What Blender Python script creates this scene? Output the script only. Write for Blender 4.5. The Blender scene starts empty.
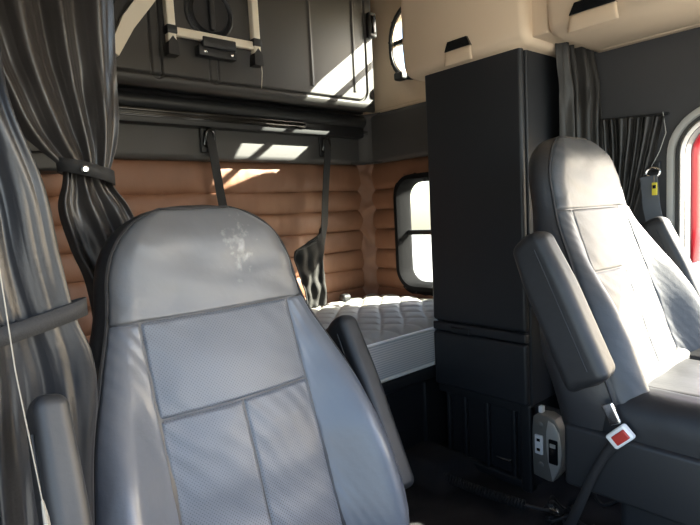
import bpy, math, random
from mathutils import Vector, Matrix, noise
random.seed(4)
PI = math.pi
sc = bpy.context.scene
COL = sc.collection

# ------------------------------------------------------------------ camera
def make_camera():
    yaw, pitch, roll = map(math.radians, (40.8, -5.4, -3.0))
    fw = Vector((math.sin(yaw)*math.cos(pitch), math.cos(yaw)*math.cos(pitch), math.sin(pitch)))
    r = fw.cross(Vector((0, 0, 1))).normalized(); u = r.cross(fw)
    a = -roll
    r2 = r*math.cos(a) - u*math.sin(a); u2 = u*math.cos(a) + r*math.sin(a)
    cd = bpy.data.cameras.new('camera'); co = bpy.data.objects.new('camera', cd); COL.objects.link(co)
    cd.sensor_width = 36; cd.lens = 528/700*36; cd.clip_start = 0.02
    m = Matrix((r2, u2, -fw)).transposed().to_4x4(); m.translation = Vector((0, 0, .9))
    co.matrix_world = m
    sc.camera = co
make_camera()

# ------------------------------------------------------------------ light
SUN_D = Vector((-1.33, 1.0, -.987)).normalized()
w = bpy.data.worlds.new('sky'); sc.world = w; w.use_nodes = True
nt = w.node_tree; nt.nodes.clear()
wo = nt.nodes.new('ShaderNodeOutputWorld'); bg = nt.nodes.new('ShaderNodeBackground')
sky = nt.nodes.new('ShaderNodeTexSky'); sky.sky_type = 'NISHITA'; sky.sun_disc = False
sky.sun_elevation = math.asin(-SUN_D.z); sky.sun_rotation = math.atan2(-SUN_D.x, -SUN_D.y)
sky.air_density = 1.0; sky.dust_density = 2.0
bg.inputs[1].default_value = 0.62
nt.links.new(sky.outputs[0], bg.inputs[0]); nt.links.new(bg.outputs[0], wo.inputs[0])
sd = bpy.data.lights.new('sun', 'SUN'); so = bpy.data.objects.new('sun', sd); COL.objects.link(so)
sd.energy = 30.0; sd.angle = math.radians(.6); sd.color = (1.0, .95, .80)
so.rotation_euler = SUN_D.to_track_quat('-Z', 'Y').to_euler(); so.location = (6, -5, 5)
def portal(name, loc, direction, sx, sy):
    l = bpy.data.lights.new(name, 'AREA'); l.shape = 'RECTANGLE'; l.size = sx; l.size_y = sy
    l.cycles.is_portal = True
    o = bpy.data.objects.new(name, l); COL.objects.link(o); o.location = loc
    o.rotation_euler = Vector(direction).to_track_quat('-Z', 'Z').to_euler()
portal('windshield_portal', (.8, -.83, 1.12), (0, 1, 0), 1.9, .9)
portal('doorway_portal', (1.76, -.1, .58), (-1, 0, 0), 1.3, 1.2)
portal('side_portal', (-.16, -.15, .65), (1, 0, 0), 1.2, 1.3)
sc.view_settings.view_transform = 'Standard'; sc.view_settings.look = 'None'
sc.view_settings.gamma = 1; sc.view_settings.use_curve_mapping = False
sc.view_settings.exposure = 1.0
sc.cycles.use_denoising = True
sc.cycles.max_bounces = 8; sc.cycles.diffuse_bounces = 6; sc.cycles.transparent_max_bounces = 8
sc.cycles.sample_clamp_indirect = 6

# ------------------------------------------------------------------ materials
def mat(name, col, rough=.5, metal=0, spec=.5, bump=None, var=None, sheen=0, coat=0):
    """bump = (noise scale, strength, distance); var = (noise scale, amount)"""
    m = bpy.data.materials.new(name); m.use_nodes = True
    t = m.node_tree; b = t.nodes['Principled BSDF']
    b.inputs['Base Color'].default_value = (*col, 1); b.inputs['Roughness'].default_value = rough
    b.inputs['Metallic'].default_value = metal; b.inputs['Specular IOR Level'].default_value = spec
    b.inputs['Coat Weight'].default_value = coat
    if sheen: b.inputs['Sheen Weight'].default_value = sheen
    tc = t.nodes.new('ShaderNodeTexCoord')
    if bump:
        n = t.nodes.new('ShaderNodeTexNoise'); n.inputs['Scale'].default_value = bump[0]; n.inputs['Detail'].default_value = 4
        t.links.new(tc.outputs['Object'], n.inputs['Vector'])
        bp = t.nodes.new('ShaderNodeBump'); bp.inputs['Strength'].default_value = bump[1]; bp.inputs['Distance'].default_value = bump[2]
        t.links.new(n.outputs['Fac'], bp.inputs['Height']); t.links.new(bp.outputs[0], b.inputs['Normal'])
    if var:
        n2 = t.nodes.new('ShaderNodeTexNoise'); n2.inputs['Scale'].default_value = var[0]; n2.inputs['Detail'].default_value = 5
        t.links.new(tc.outputs['Object'], n2.inputs['Vector'])
        cr = t.nodes.new('ShaderNodeValToRGB')
        cr.color_ramp.elements[0].position = .3; cr.color_ramp.elements[1].position = .7
        cr.color_ramp.elements[0].color = (*[c*(1-var[1]) for c in col], 1)
        cr.color_ramp.elements[1].color = (*[min(1, c*(1+var[1])) for c in col], 1)
        t.links.new(n2.outputs['Fac'], cr.inputs[0]); t.links.new(cr.outputs[0], b.inputs['Base Color'])
    return m

def leather_perforated(name, col, rough):
    m = mat(name, col, rough, bump=None)
    t = m.node_tree; b = t.nodes['Principled BSDF']
    tc = t.nodes.new('ShaderNodeTexCoord')
    mp = t.nodes.new('ShaderNodeMapping'); mp.inputs['Scale'].default_value = (260, 0.0, 260); mp.inputs['Rotation'].default_value = (0, PI/4, 0)
    t.links.new(tc.outputs['Object'], mp.inputs['Vector'])
    sx = t.nodes.new('ShaderNodeSeparateXYZ'); t.links.new(mp.outputs[0], sx.inputs[0])
    def dist(out):
        f = t.nodes.new('ShaderNodeMath'); f.operation = 'FRACT'; t.links.new(out, f.inputs[0])
        s = t.nodes.new('ShaderNodeMath'); s.operation = 'SUBTRACT'; t.links.new(f.outputs[0], s.inputs[0]); s.inputs[1].default_value = .5
        p = t.nodes.new('ShaderNodeMath'); p.operation = 'MULTIPLY'; t.links.new(s.outputs[0], p.inputs[0]); t.links.new(s.outputs[0], p.inputs[1])
        return p
    ad = t.nodes.new('ShaderNodeMath'); ad.operation = 'ADD'
    t.links.new(dist(sx.outputs['X']).outputs[0], ad.inputs[0]); t.links.new(dist(sx.outputs['Z']).outputs[0], ad.inputs[1])
    ls = t.nodes.new('ShaderNodeMath'); ls.operation = 'LESS_THAN'; ls.inputs[1].default_value = .045; t.links.new(ad.outputs[0], ls.inputs[0])
    mx = t.nodes.new('ShaderNodeMix'); mx.data_type = 'RGBA'
    mx.inputs['A'].default_value = (*col, 1); mx.inputs['B'].default_value = (col[0]*.35, col[1]*.35, col[2]*.35, 1)
    t.links.new(ls.outputs[0], mx.inputs['Factor']); t.links.new(mx.outputs['Result'], b.inputs['Base Color'])
    bp = t.nodes.new('ShaderNodeBump'); bp.invert = True; bp.inputs['Strength'].default_value = .5; bp.inputs['Distance'].default_value = .001
    t.links.new(ls.outputs[0], bp.inputs['Height']); t.links.new(bp.outputs[0], b.inputs['Normal'])
    return m

def leather_scuffed(name, col, rough, centre):
    """headrest leather with pale rub marks of their own shape"""
    m = mat(name, col, rough, bump=(45, .25, .003))
    t = m.node_tree; b = t.nodes['Principled BSDF']
    tc = t.nodes.new('ShaderNodeTexCoord')
    mp = t.nodes.new('ShaderNodeMapping'); mp.inputs['Location'].default_value = tuple(-c for c in centre)
    t.links.new(tc.outputs['Object'], mp.inputs[0])
    g = t.nodes.new('ShaderNodeVectorMath'); g.operation = 'MULTIPLY'; g.inputs[1].default_value = (28, 0, 13)
    t.links.new(mp.outputs[0], g.inputs[0])
    ln = t.nodes.new('ShaderNodeVectorMath'); ln.operation = 'LENGTH'; t.links.new(g.outputs[0], ln.inputs[0])
    n = t.nodes.new('ShaderNodeTexNoise'); n.inputs['Scale'].default_value = 70; n.inputs['Detail'].default_value = 6
    t.links.new(tc.outputs['Object'], n.inputs['Vector'])
    s = t.nodes.new('ShaderNodeMath'); s.operation = 'SUBTRACT'; t.links.new(n.outputs['Fac'], s.inputs[0])
    h = t.nodes.new('ShaderNodeMath'); h.operation = 'MULTIPLY'; h.inputs[1].default_value = .25; t.links.new(ln.outputs['Value'], h.inputs[0])
    t.links.new(h.outputs[0], s.inputs[1])
    cr = t.nodes.new('ShaderNodeValToRGB'); cr.color_ramp.elements[0].position = .38; cr.color_ramp.elements[1].position = .62
    cr.color_ramp.elements[0].color = (*col, 1); cr.color_ramp.elements[1].color = (.24, .245, .25, 1)
    t.links.new(s.outputs[0], cr.inputs[0]); t.links.new(cr.outputs[0], b.inputs['Base Color'])
    return m

def glass_mat():
    m = bpy.data.materials.new('window_glass'); m.use_nodes = True
    t = m.node_tree; t.nodes.clear()
    o = t.nodes.new('ShaderNodeOutputMaterial'); mx = t.nodes.new('ShaderNodeMixShader')
    tr = t.nodes.new('ShaderNodeBsdfTransparent'); gl = t.nodes.new('ShaderNodeBsdfGlossy'); fr = t.nodes.new('ShaderNodeFresnel')
    tr.inputs[0].default_value = (.93, .95, .94, 1); gl.inputs['Roughness'].default_value = .02; fr.inputs[0].default_value = 1.3
    t.links.new(fr.outputs[0], mx.inputs[0]); t.links.new(tr.outputs[0], mx.inputs[1]); t.links.new(gl.outputs[0], mx.inputs[2])
    t.links.new(mx.outputs[0], o.inputs[0])
    return m

LEA = (.100, .111, .132)
M = dict(
    leather=mat('black_leather', LEA, .35, bump=(90, .25, .002)),
    leather_shaded=mat('driver_leather_shaded', (.052, .056, .062), .5, bump=(90, .25, .002)),  # same leather as the passenger seat, darkened to put shade into its colour
    perf_shaded=leather_perforated('driver_perforated_shaded', (.052, .056, .062), .5),  # perforated leather with the same shade put into the colour
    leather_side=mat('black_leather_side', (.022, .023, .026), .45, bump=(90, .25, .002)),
    leather_arm=mat('armrest_leather', (.015, .016, .018), .52, bump=(60, .3, .002), var=(14, .2)),
    perf=leather_perforated('perforated_leather', LEA, .40),
    scuff=leather_scuffed('scuffed_headrest_leather', (.098, .102, .110), .40, (.055, 0, .85)),
    thread=mat('seam_thread', (.02, .02, .022), .7),
    plastic=mat('black_plastic', (.014, .015, .017), .5, bump=(400, .15, .0006)),
    plastic2=mat('charcoal_cabinet_laminate', (.018, .020, .024), .48, bump=(300, .2, .0006)),
    bunk=mat('dark_bunk_plastic', (.04, .038, .036), .5, bump=(300, .2, .0006)),
    panel=mat('grey_wall_vinyl', (.050, .050, .053), .62, bump=(260, .3, .001)),
    band=mat('charcoal_trim_vinyl', (.062, .060, .060), .6, bump=(260, .3, .001)),
    cream=mat('cream_plastic', (.66, .52, .375), .55, bump=(260, .15, .0006)),
    creamlight=mat('cream_rail', (.75, .68, .55), .4),
    brown=mat('saddle_brown_vinyl', (.215, .100, .056), .55, bump=(120, .3, .0015), var=(5, .12)),
    carpet=mat('floor_carpet', (.030, .030, .032), .95, spec=.1, bump=(500, .9, .003), var=(9, .3)),
    rubber=mat('black_rubber', (.014, .014, .015), .6),
    curtain=mat('leatherette_curtain', (.034, .031, .030), .34, bump=(160, .3, .0012)),
    curtain_side=mat('side_curtain_leatherette', (.017, .018, .021), .38, bump=(160, .3, .0012)),
    curtain_cloth=mat('curtain_cloth', (.024, .022, .020), .45, bump=(160, .3, .0012)),
    strap=mat('woven_strap', (.020, .020, .021), .8, bump=(500, .5, .001)),
    net=mat('mesh_pocket', (.009, .008, .007), .8, bump=(300, .6, .002)),
    frame=mat('window_frame_rubber', (.010, .010, .011), .9, spec=.05),
    chrome=mat('bright_metal', (.75, .75, .74), .2, metal=1),
    seal=mat('pale_door_seal', (.42, .41, .38), .45),
    darkseal=mat('dark_door_seal', (.05, .05, .05), .6),
    red=mat('red_body_paint', (.55, .01, .02), .3, coat=.6),
    gloss=mat('gloss_black_extrusion', (.02, .018, .016), .18),
    silver=mat('grey_inverter_case', (.20, .19, .17), .4, metal=.3),
    silverlight=mat('pale_inverter_face', (.48, .46, .42), .4, metal=.3),
    white=mat('white_plastic', (.8, .8, .78), .4),
    black=mat('screen_black', (.006, .007, .009), .2),
    yellow=mat('yellow_tag', (.75, .62, .05), .5),
    webbing=mat('seat_belt_webbing', (.10, .11, .125), .7, bump=(600, .5, .001)),
    redbtn=mat('red_button', (.45, .04, .03), .4),
    concrete=mat('outside_concrete', (.24, .235, .22), .9, var=(1.5, .1)),
    glass=glass_mat(),
)
def mattress_mats():
    a = mat('quilted_ticking', (.38, .375, .36), .8, bump=(220, .3, .001), var=(30, .06))
    b = mat('striped_border', (.55, .55, .55), .7)
    t = b.node_tree; p = t.nodes['Principled BSDF']; tc = t.nodes.new('ShaderNodeTexCoord')
    wv = t.nodes.new('ShaderNodeTexWave'); wv.wave_type = 'BANDS'; wv.bands_direction = 'Z'; wv.inputs['Scale'].default_value = 40
    t.links.new(tc.outputs['Object'], wv.inputs['Vector'])
    cr = t.nodes.new('ShaderNodeValToRGB'); cr.color_ramp.elements[0].color = (.40, .42, .45, 1); cr.color_ramp.elements[1].color = (.62, .62, .61, 1)
    cr.color_ramp.elements[0].position = .2; cr.color_ramp.elements[1].position = .45
    t.links.new(wv.outputs['Fac'], cr.inputs[0]); t.links.new(cr.outputs[0], p.inputs['Base Color'])
    return a, b
M['quilt'], M['border'] = mattress_mats()

# ------------------------------------------------------------------ mesh helpers
class MB:
    def __init__(s): s.v = []; s.f = []
    def add(s, vs, fs, mx=None):
        o = len(s.v)
        s.v += [tuple(mx @ Vector(p)) if mx else tuple(p) for p in vs]
        s.f += [tuple(i+o for i in f) for f in fs]
        return s
    def grid(s, fn, nu, nv, closed_u=False, mx=None):
        vs = [fn(i/nu, j/nv) for j in range(nv+1) for i in range(nu + (0 if closed_u else 1))]
        W = nu if closed_u else nu+1
        fs = []
        for j in range(nv):
            for i in range(nu):
                a = j*W+i; b = j*W+(i+1) % W
                fs.append((a, b, b+W, a+W))
        return s.add(vs, fs, mx)
    def rbox(s, c, size, r=.01, n=3, sub=(1, 1, 1), mx=None, deform=None):
        """rounded box; sub = extra cuts of the flat middle per axis"""
        h = [x/2 for x in size]; r = min(r, *[x*.999 for x in h])
        ax = []
        for k in range(3):
            lo = [-h[k] + r - r*math.tan(PI/4*(1-i/n)) for i in range(n)]
            mid = [-(h[k]-r) + 2*(h[k]-r)*i/sub[k] for i in range(sub[k]+1)]
            ax.append(lo + mid + [-x for x in reversed(lo)])
        idx = {}; vs = []; fs = []
        def vert(p):
            key = tuple(round(x, 6) for x in p)
            if key in idx: return idx[key]
            q = Vector([max(-(h[k]-r), min(h[k]-r, p[k])) for k in range(3)])
            d = Vector(p)-q
            if d.length > 1e-9: d = d.normalized()*r
            P = q+d
            if deform: P = Vector(deform(P))
            idx[key] = len(vs); vs.append(P+Vector(c)); return idx[key]
        for k in range(3):
            a, b = (k+1) % 3, (k+2) % 3
            for sgn in (-1, 1):
                A, B = ax[a], ax[b]
                for i in range(len(A)-1):
                    for j in range(len(B)-1):
                        q = []
                        for (x, y) in ((A[i], B[j]), (A[i+1], B[j]), (A[i+1], B[j+1]), (A[i], B[j+1])):
                            p = [0, 0, 0]; p[k] = sgn*h[k]; p[a] = x; p[b] = y; q.append(vert(p))
                        if len(set(q)) == 4: fs.append(tuple(q) if sgn > 0 else tuple(reversed(q)))
        return s.add(vs, fs, mx)
    def box(s, lo, hi, r=.003, n=1):
        return s.rbox([(a+b)/2 for a, b in zip(lo, hi)], [abs(b-a) for a, b in zip(lo, hi)], r, n)
    def tube(s, pts, r, n=10, cap=True, flat=1.0):
        pts = [Vector(p) for p in pts]; rs = r if isinstance(r, (list, tuple)) else [r]*len(pts)
        vs = []; up = None
        for i, p in enumerate(pts):
            t = (pts[min(i+1, len(pts)-1)]-pts[max(i-1, 0)]).normalized()
            if up is None:
                up = Vector((0, 0, 1)) if abs(t.z) < .9 else Vector((1, 0, 0))
            a = t.cross(up).normalized(); b = a.cross(t).normalized(); up = b
            for k in range(n):
                an = 2*PI*k/n; vs.append(p + a*math.cos(an)*rs[i] + b*math.sin(an)*rs[i]*flat)
        fs = [(j*n+k, j*n+(k+1) % n, (j+1)*n+(k+1) % n, (j+1)*n+k) for j in range(len(pts)-1) for k in range(n)]
        if cap: fs += [tuple(range(n-1, -1, -1)), tuple((len(pts)-1)*n+k for k in range(n))]
        return s.add(vs, fs)
    def prism(s, poly, axis, a0, a1):
        """2D outline extruded along axis; poly coordinates are the other two axes in order"""
        n = len(poly); vs = []
        for a in (a0, a1):
            for p in poly:
                q = list(p); q.insert(axis, a); vs.append(q)
        fs = [(i, (i+1) % n, n+(i+1) % n, n+i) for i in range(n)] + [tuple(range(n-1, -1, -1)), tuple(range(n, 2*n))]
        return s.add(vs, fs)
    def ring(s, loops):
        """loops: lists of points with equal counts, lofted in order and closed on itself"""
        n = len(loops[0]); vs = [p for l in loops for p in l]; L = len(loops)
        fs = [(j*n+k, j*n+(k+1) % n, ((j+1) % L)*n+(k+1) % n, ((j+1) % L)*n+k) for j in range(L) for k in range(n)]
        return s.add(vs, fs)
    def lathe(s, prof, c, axis='Z', n=32):
        vs = []
        for (r, h) in prof:
            for k in range(n):
                a = 2*PI*k/n; x, y = r*math.cos(a), r*math.sin(a)
                p = {'Z': (x, y, h), 'Y': (x, h, y), 'X': (h, x, y)}[axis]
                vs.append([p[i]+c[i] for i in range(3)])
        fs = [(j*n+k, j*n+(k+1) % n, (j+1)*n+(k+1) % n, (j+1)*n+k) for j in range(len(prof)-1) for k in range(n)]
        fs += [tuple(range(n-1, -1, -1)), tuple((len(prof)-1)*n+k for k in range(n))]
        return s.add(vs, fs)
    def build(s, name, m, parent=None, smooth=True, angle=40, solid=0):
        me = bpy.data.meshes.new(name); me.from_pydata(s.v, [], s.f); me.update()
        import bmesh
        bm = bmesh.new(); bm.from_mesh(me)
        bmesh.ops.recalc_face_normals(bm, faces=bm.faces)
        if smooth:
            for f in bm.faces: f.smooth = True
            for e in bm.edges:
                if len(e.link_faces) == 2 and e.calc_face_angle(0) > math.radians(angle): e.smooth = False
        bm.to_mesh(me); bm.free()
        me.materials.append(m)
        o = bpy.data.objects.new(name, me); COL.objects.link(o)
        if parent: o.parent = parent
        if solid:
            md = o.modifiers.new('thickness', 'SOLIDIFY'); md.thickness = solid; md.offset = 0
        return o

def tag(o, label=None, cat=None, group=None, kind=None):
    if label: o['label'] = label
    if cat: o['category'] = cat
    if group: o['group'] = group
    if kind: o['kind'] = kind
    return o
def empty(name, loc=(0, 0, 0), rz=0):
    o = bpy.data.objects.new(name, None); COL.objects.link(o); o.location = loc; o.rotation_euler = (0, 0, rz)
    o.empty_display_size = .05
    return o
def struct(o): o['kind'] = 'structure'; return o
def sm(a, b, x):
    t = max(0, min(1, (x-a)/(b-a))); return t*t*(3-2*t)
def lerp_tab(tab, z):
    if z <= tab[0][0]: return tab[0][1]
    for (a, b), (c, d) in zip(tab, tab[1:]):
        if z <= c:
            t = (z-a)/(c-a); return b+(d-b)*t
    return tab[-1][1]
def smooth_tab(tab, z):
    """monotone-ish cubic through the table"""
    if z <= tab[0][0]: return tab[0][1]
    if z >= tab[-1][0]: return tab[-1][1]
    for i in range(len(tab)-1):
        if z <= tab[i+1][0]:
            x0, y0 = tab[i]; x1, y1 = tab[i+1]
            m0 = (tab[i+1][1]-tab[i-1][1])/(tab[i+1][0]-tab[i-1][0]) if i > 0 else (y1-y0)/(x1-x0)
            m1 = (tab[i+2][1]-y0)/(tab[i+2][0]-x0) if i+2 < len(tab) else (y1-y0)/(x1-x0)
            h = x1-x0; t = (z-x0)/h
            return (2*t**3-3*t*t+1)*y0+(t**3-2*t*t+t)*h*m0+(-2*t**3+3*t*t)*y1+(t**3-t*t)*h*m1
def rrect(cy, cz, hy, hz, r, n=8):
    """rounded rectangle outline as (y, z) points, 4*(n+1) of them"""
    out = []
    for (sy, sz, a0) in ((1, 1, 0), (-1, 1, 90), (-1, -1, 180), (1, -1, 270)):
        for i in range(n+1):
            a = math.radians(a0+90*i/n)
            out.append((cy+sy*(hy-r)+r*math.cos(a), cz+sz*(hz-r)+r*math.sin(a)))
    return out
def vec_noise(p, s=1.0): return noise.noise(Vector(p)*s)

# ------------------------------------------------------------------ structure
XR, XD, XL, YB, YC, ZC = 1.79, 1.72, -.19, 1.92, .84, 1.95   # sleeper right wall, door wall, left wall, back wall, cab/sleeper line, ceiling
struct(MB().box((XL-.03, -.85, -.06), (XR+.1, YB+.05, 0)).build('floor', M['carpet']))
struct(MB().box((XL-.05, -.9, ZC), (XR+.1, YB+.05, ZC+.05)).build('ceiling', M['cream']))
struct(MB().box((XL-.05, YB, 0), (XR+.05, YB+.04, ZC)).build('wall_back', M['band']))
struct(MB().box((XL-.04, .86, 0), (XL, YB, ZC)).build('wall_left', M['band']))
# cab side by the passenger door: wall around an open doorway
b = MB(); b.box((-.19, .46, 0), (-.14, .86, ZC)); b.box((-.19, -.85, 1.3), (-.14, .46, ZC)); b.box((-.19, -.85, 0), (-.14, -.72, 1.3))
struct(b.build('wall_passenger', M['panel']))
b = MB(); b.box((-.19, -.88, 0), (XR, -.84, .66)); b.box((-.19, -.88, 1.55), (XR, -.84, ZC))
struct(b.build('wall_front', M['panel']))
dash = MB().rbox((.8, -.70, .60), (1.78, .26, .26), .06, 4).build('dashboard', M['plastic'])
tag(dash, 'black dashboard below the windshield at the front of the cab', 'dashboard')

def wall_with_holes(x0, x1, ya, yb, za, zb, cells):
    """side wall between x0 and x1. cells: (y0, y1, z0, z1, outline) with a hole; the rest is filled by boxes"""
    b = MB()
    cells = sorted(cells, key=lambda c: c[2])
    ys0, ys1 = cells[0][0], cells[0][1]
    b.box((x0, ya, za), (x1, ys0, zb), 0.0005); b.box((x0, ys1, za), (x1, yb, zb), .0005)
    z = za
    for (y0, y1, z0, z1, ol) in cells:
        if z0 > z+1e-4: b.box((x0, y0, z), (x1, y1, z0), .0005)
        cy, cz = sum(p[0] for p in ol)/len(ol), sum(p[1] for p in ol)/len(ol)
        outer = []
        for (y, zz) in ol:
            dy, dz = y-cy, zz-cz
            t = min(((y1-cy)/dy if dy > 0 else (y0-cy)/dy) if abs(dy) > 1e-6 else 9e9,
                    ((z1-cz)/dz if dz > 0 else (z0-cz)/dz) if abs(dz) > 1e-6 else 9e9)
            outer.append((cy+dy*t, cz+dz*t))
        # snap the nearest outer points onto the corners
        for (qy, qz) in ((y0, z0), (y0, z1), (y1, z0), (y1, z1)):
            k = min(range(len(outer)), key=lambda i: (outer[i][0]-qy)**2+(outer[i][1]-qz)**2); outer[k] = (qy, qz)
        b.ring([[(x0, *p) for p in ol], [(x0, *p) for p in outer], [(x1, *p) for p in outer], [(x1, *p) for p in ol]])
        z = z1
    if z < zb: b.box((x0, ys0, z), (x1, ys1, zb), .0005)
    return b
PORT = (1.51, .795, .15, .225)     # porthole glass centre y, z and half sizes
UPW = (1.465, 1.632, .235, .148)    # upper window
def upw_warp(y, z):
    # the lower front corner is cut back
    if y < UPW[0]:
        k = 1-.92*max(0, min(1, (1.64-z)/.12))
        return (UPW[0]-(UPW[0]-y)*k, z)
    return (y, z)
# lower part is charcoal, upper part is cream: two stacked walls
b = wall_with_holes(XR, XR+.04, YC, YB, 0, 1.35, [(1.30, 1.74, .45, 1.12, rrect(PORT[0], PORT[1], PORT[2]+.012, PORT[3]+.012, .08))])
struct(b.build('wall_right', M['band'], angle=20))
b = wall_with_holes(XR, XR+.04, YC, YB, 1.35, ZC, [(1.20, 1.75, 1.40, 1.83, [upw_warp(*p) for p in rrect(*UPW, .13)])])
struct(b.build('wall_right_upper', M['cream'], angle=20))
# return between door wall and sleeper wall
struct(MB().box((XD, YC-.02, 0), (XR+.04, YC, ZC)).build('wall_return', M['panel']))
# door wall with doorway
DY0, DY1, DZ = -.62, .515, 1.105
door_ol = []
def door_outline(off=0, n=10):
    """doorway outline in (y, z), sloping down towards the front, rounded rear corner; off grows it outwards"""
    y1 = DY1+off; z1 = DZ+off; r = .09+off
    pts = [(y1, 0.0), (y1, .25), (y1, .5), (y1, .8), (y1, z1-r)]
    for i in range(1, n+1):
        a = math.radians(90*i/n); pts.append((y1-r+r*math.cos(a), z1-r+r*math.sin(a)))
    pts += [(.33, z1+.078), (.12, z1+.008), (-.12, z1-.078), (-.38, z1-.20), (DY0-off, .82+off), (DY0-off, .5), (DY0-off, 0.0)]
    return pts
ol = door_outline()
b = MB()
# wall as strips between the outline and a rectangle
rect = []
for (y, z) in ol:
    if y >= DY1-1e-6: rect.append((YC-.02, z))
    elif y <= DY0+1e-6: rect.append((-.85, z))
    else: rect.append((y, ZC))
n = len(ol)
# rear corner: route through the top corner
k = 5
rect[k-1] = (YC-.02, ol[k-1][1])
for i in range(5, 9): rect[i] = (YC-.02, ol[4][1]+(ZC-ol[4][1])*(i-4)/4)
for i in range(9, 15): rect[i] = (YC-.02+(ol[15][0]-YC+.02)*(i-8)/7, ZC)
kf = next(i for i, p in enumerate(ol) if p[0] <= DY0+1e-6); rect[kf] = (-.85, ZC)
loops = [[(XD, *p) for p in ol], [(XD, *p) for p in rect], [(XD+.05, *p) for p in rect], [(XD+.05, *p) for p in ol]]
vs = [p for l in loops for p in l]; fs = []
for j in range(4):
    for i in range(n-1):
        fs.append((j*n+i, j*n+i+1, ((j+1) % 4)*n+i+1, ((j+1) % 4)*n+i))
b.add(vs, fs)
struct(b.build('wall_driver_door', M['panel'], angle=25))
# doorway frame: pale outer seal, dark gap, pale inner seal, red body jamb
door = struct(empty('door_1', (XD, .5, 0)))
def ribbon_ring(off0, off1, x0, x1, m, name, zmin=0):
    A = [p for p in door_outline(off0)]; B = [p for p in door_outline(off1)]
    mid = [((a[0]+c[0])/2, (a[1]+c[1])/2) for a, c in zip(A, B)]
    L = [[(x1, *p) for p in A], [((x0+x1)/2*.3+x0*.7, *[p[0]*.85+q[0]*.15 for p, q in [(A[i], B[i])]], A[i][1]*.85+B[i][1]*.15) for i in range(len(A))],
         [(x0, *p) for p in mid], [((x0+x1)/2*.3+x0*.7, A[i][0]*.15+B[i][0]*.85, A[i][1]*.15+B[i][1]*.85) for i in range(len(A))], [(x1, *p) for p in B]]
    n = len(A); vs = [p for l in L for p in l]
    fs = [(j*n+i, j*n+i+1, (j+1)*n+i+1, (j+1)*n+i) for j in range(4) for i in range(n-1)]
    b = MB().add([(v[0]-XD, v[1]-.5, v[2]) for v in vs], fs)
    return struct(b.build(name, m, door))
ribbon_ring(.048, .024, XD-.014, XD+.001, M['seal'], 'door_frame')
ribbon_ring(.026, .014, XD-.006, XD+.001, M['darkseal'], 'gap_seal')
ribbon_ring(.016, .0, XD-.018, XD+.03, M['seal'], 'door_seal')
b = MB(); A = door_outline(0)
i0 = 3
sub = [(DY1, .70)]+A[3:12]
vs = [(x-XD, p[0]-.5, p[1]) for x in (XD+.052, XD+.26) for p in sub]
n2 = len(sub); fs = [(i, i+1, n2+i+1, n2+i) for i in range(n2-1)]
jamb = b.add(vs, fs).build('jamb', M['red'], door, solid=.012); struct(jamb)
b = MB().box((.052, DY1-.5-.004, .0), (.26, DY1-.5+.01, .695), .002)
struct(b.build('lower_jamb', M['seal'], door))
struct(MB().rbox((.03, -.555, .245), (.07, 1.13, .49), .012, 3).build('sill_sun_block', M['plastic'], door))  # added panel across the doorway foot, raised to keep sun off the floor
b = MB().box((.06, DY1-.5-.03, .56), (.10, DY1-.5-.004, .62), .005)
struct(b.build('door_striker', M['plastic'], door))

# padded saddle-brown lining, horizontal rolls
SEAMS = [.42, .533, .627, .72, .815, .908, 1.002, 1.125]
def roll_profile(z):
    for a, c in zip(SEAMS, SEAMS[1:]):
        if a <= z <= c:
            t = (z-a)/(c-a); return (max(0, 1-abs(2*t-1)**2.6))**.6
    return 0
def roll_zs(k=9):
    zs = []
    for a, c in zip(SEAMS, SEAMS[1:]):
        zs += [a+(c-a)*(.5-.5*math.cos(PI*i/k)) for i in range(k)]
    return zs+[SEAMS[-1]]
ZS = roll_zs()
def wrinkle(u, z, seed):
    p = roll_profile(z)
    d = noise.noise(Vector((u*16+seed, z*5, seed)))*.0035 + noise.noise(Vector((u*42, z*9, seed+7)))*.0013
    return d*(.3+p*.7) + .0016*math.sin(u*60+9*noise.noise(Vector((u*8, z*6, 3))))*max(0, 1-p*1.3)
def back_pad(u, v):
    z = ZS[round(v*(len(ZS)-1))]; x = XL+u*(1.745-XL)
    zz = z+.004*noise.noise(Vector((x*3, z*10, 1)))
    return (x, YB-.016-.015*roll_profile(z)-wrinkle(x, z, 2), zz)
p1 = MB().grid(back_pad, 380, len(ZS)-1).build('trim_1', M['brown'], angle=70); struct(p1)
vs = []; idx = {}; fs = []
NY = 200
ys = [YC+.02+(1.875-YC-.02)*i/NY for i in range(NY+1)]
def inside_port(y, z):
    dy, dz = abs(y-PORT[0])-(PORT[2]+.022-.09), abs(z-PORT[1])-(PORT[3]+.022-.09)
    return max(dy, dz) < 0 or math.hypot(max(dy, 0), max(dz, 0)) < .09
for j, z in enumerate(ZS):
    for i, y in enumerate(ys):
        vs.append((XR-.014-.015*roll_profile(z)-wrinkle(y, z, 11), y, z))
for j in range(len(ZS)-1):
    for i in range(NY):
        if not inside_port((ys[i]+ys[i+1])/2, (ZS[j]+ZS[j+1])/2):
            a = j*(NY+1)+i; fs.append((a, a+1, a+NY+2, a+NY+1))
struct(MB().add(vs, fs).build('trim_2', M['brown'], angle=70))
# vertical gathered corner pad with slanting wrinkles
def corner_pad(u, v):
    z = .45+v*.68; a = u*PI/2*1.25-.2
    cx, cy = XR+.004, YB+.004
    r = .102*(1 - .18*math.sin(u*PI)) + .0055*math.sin(z*52+u*7+4*noise.noise(Vector((u*2, z*9, 5)))) * math.sin(u*PI) + .004*noise.noise(Vector((u*4, z*22, 9)))
    return (cx-r*math.cos(a)*.95, cy-r*math.sin(a)*.95, z)
struct(MB().grid(corner_pad, 26, 160).build('trim_3', M['brown'], angle=70))
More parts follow.
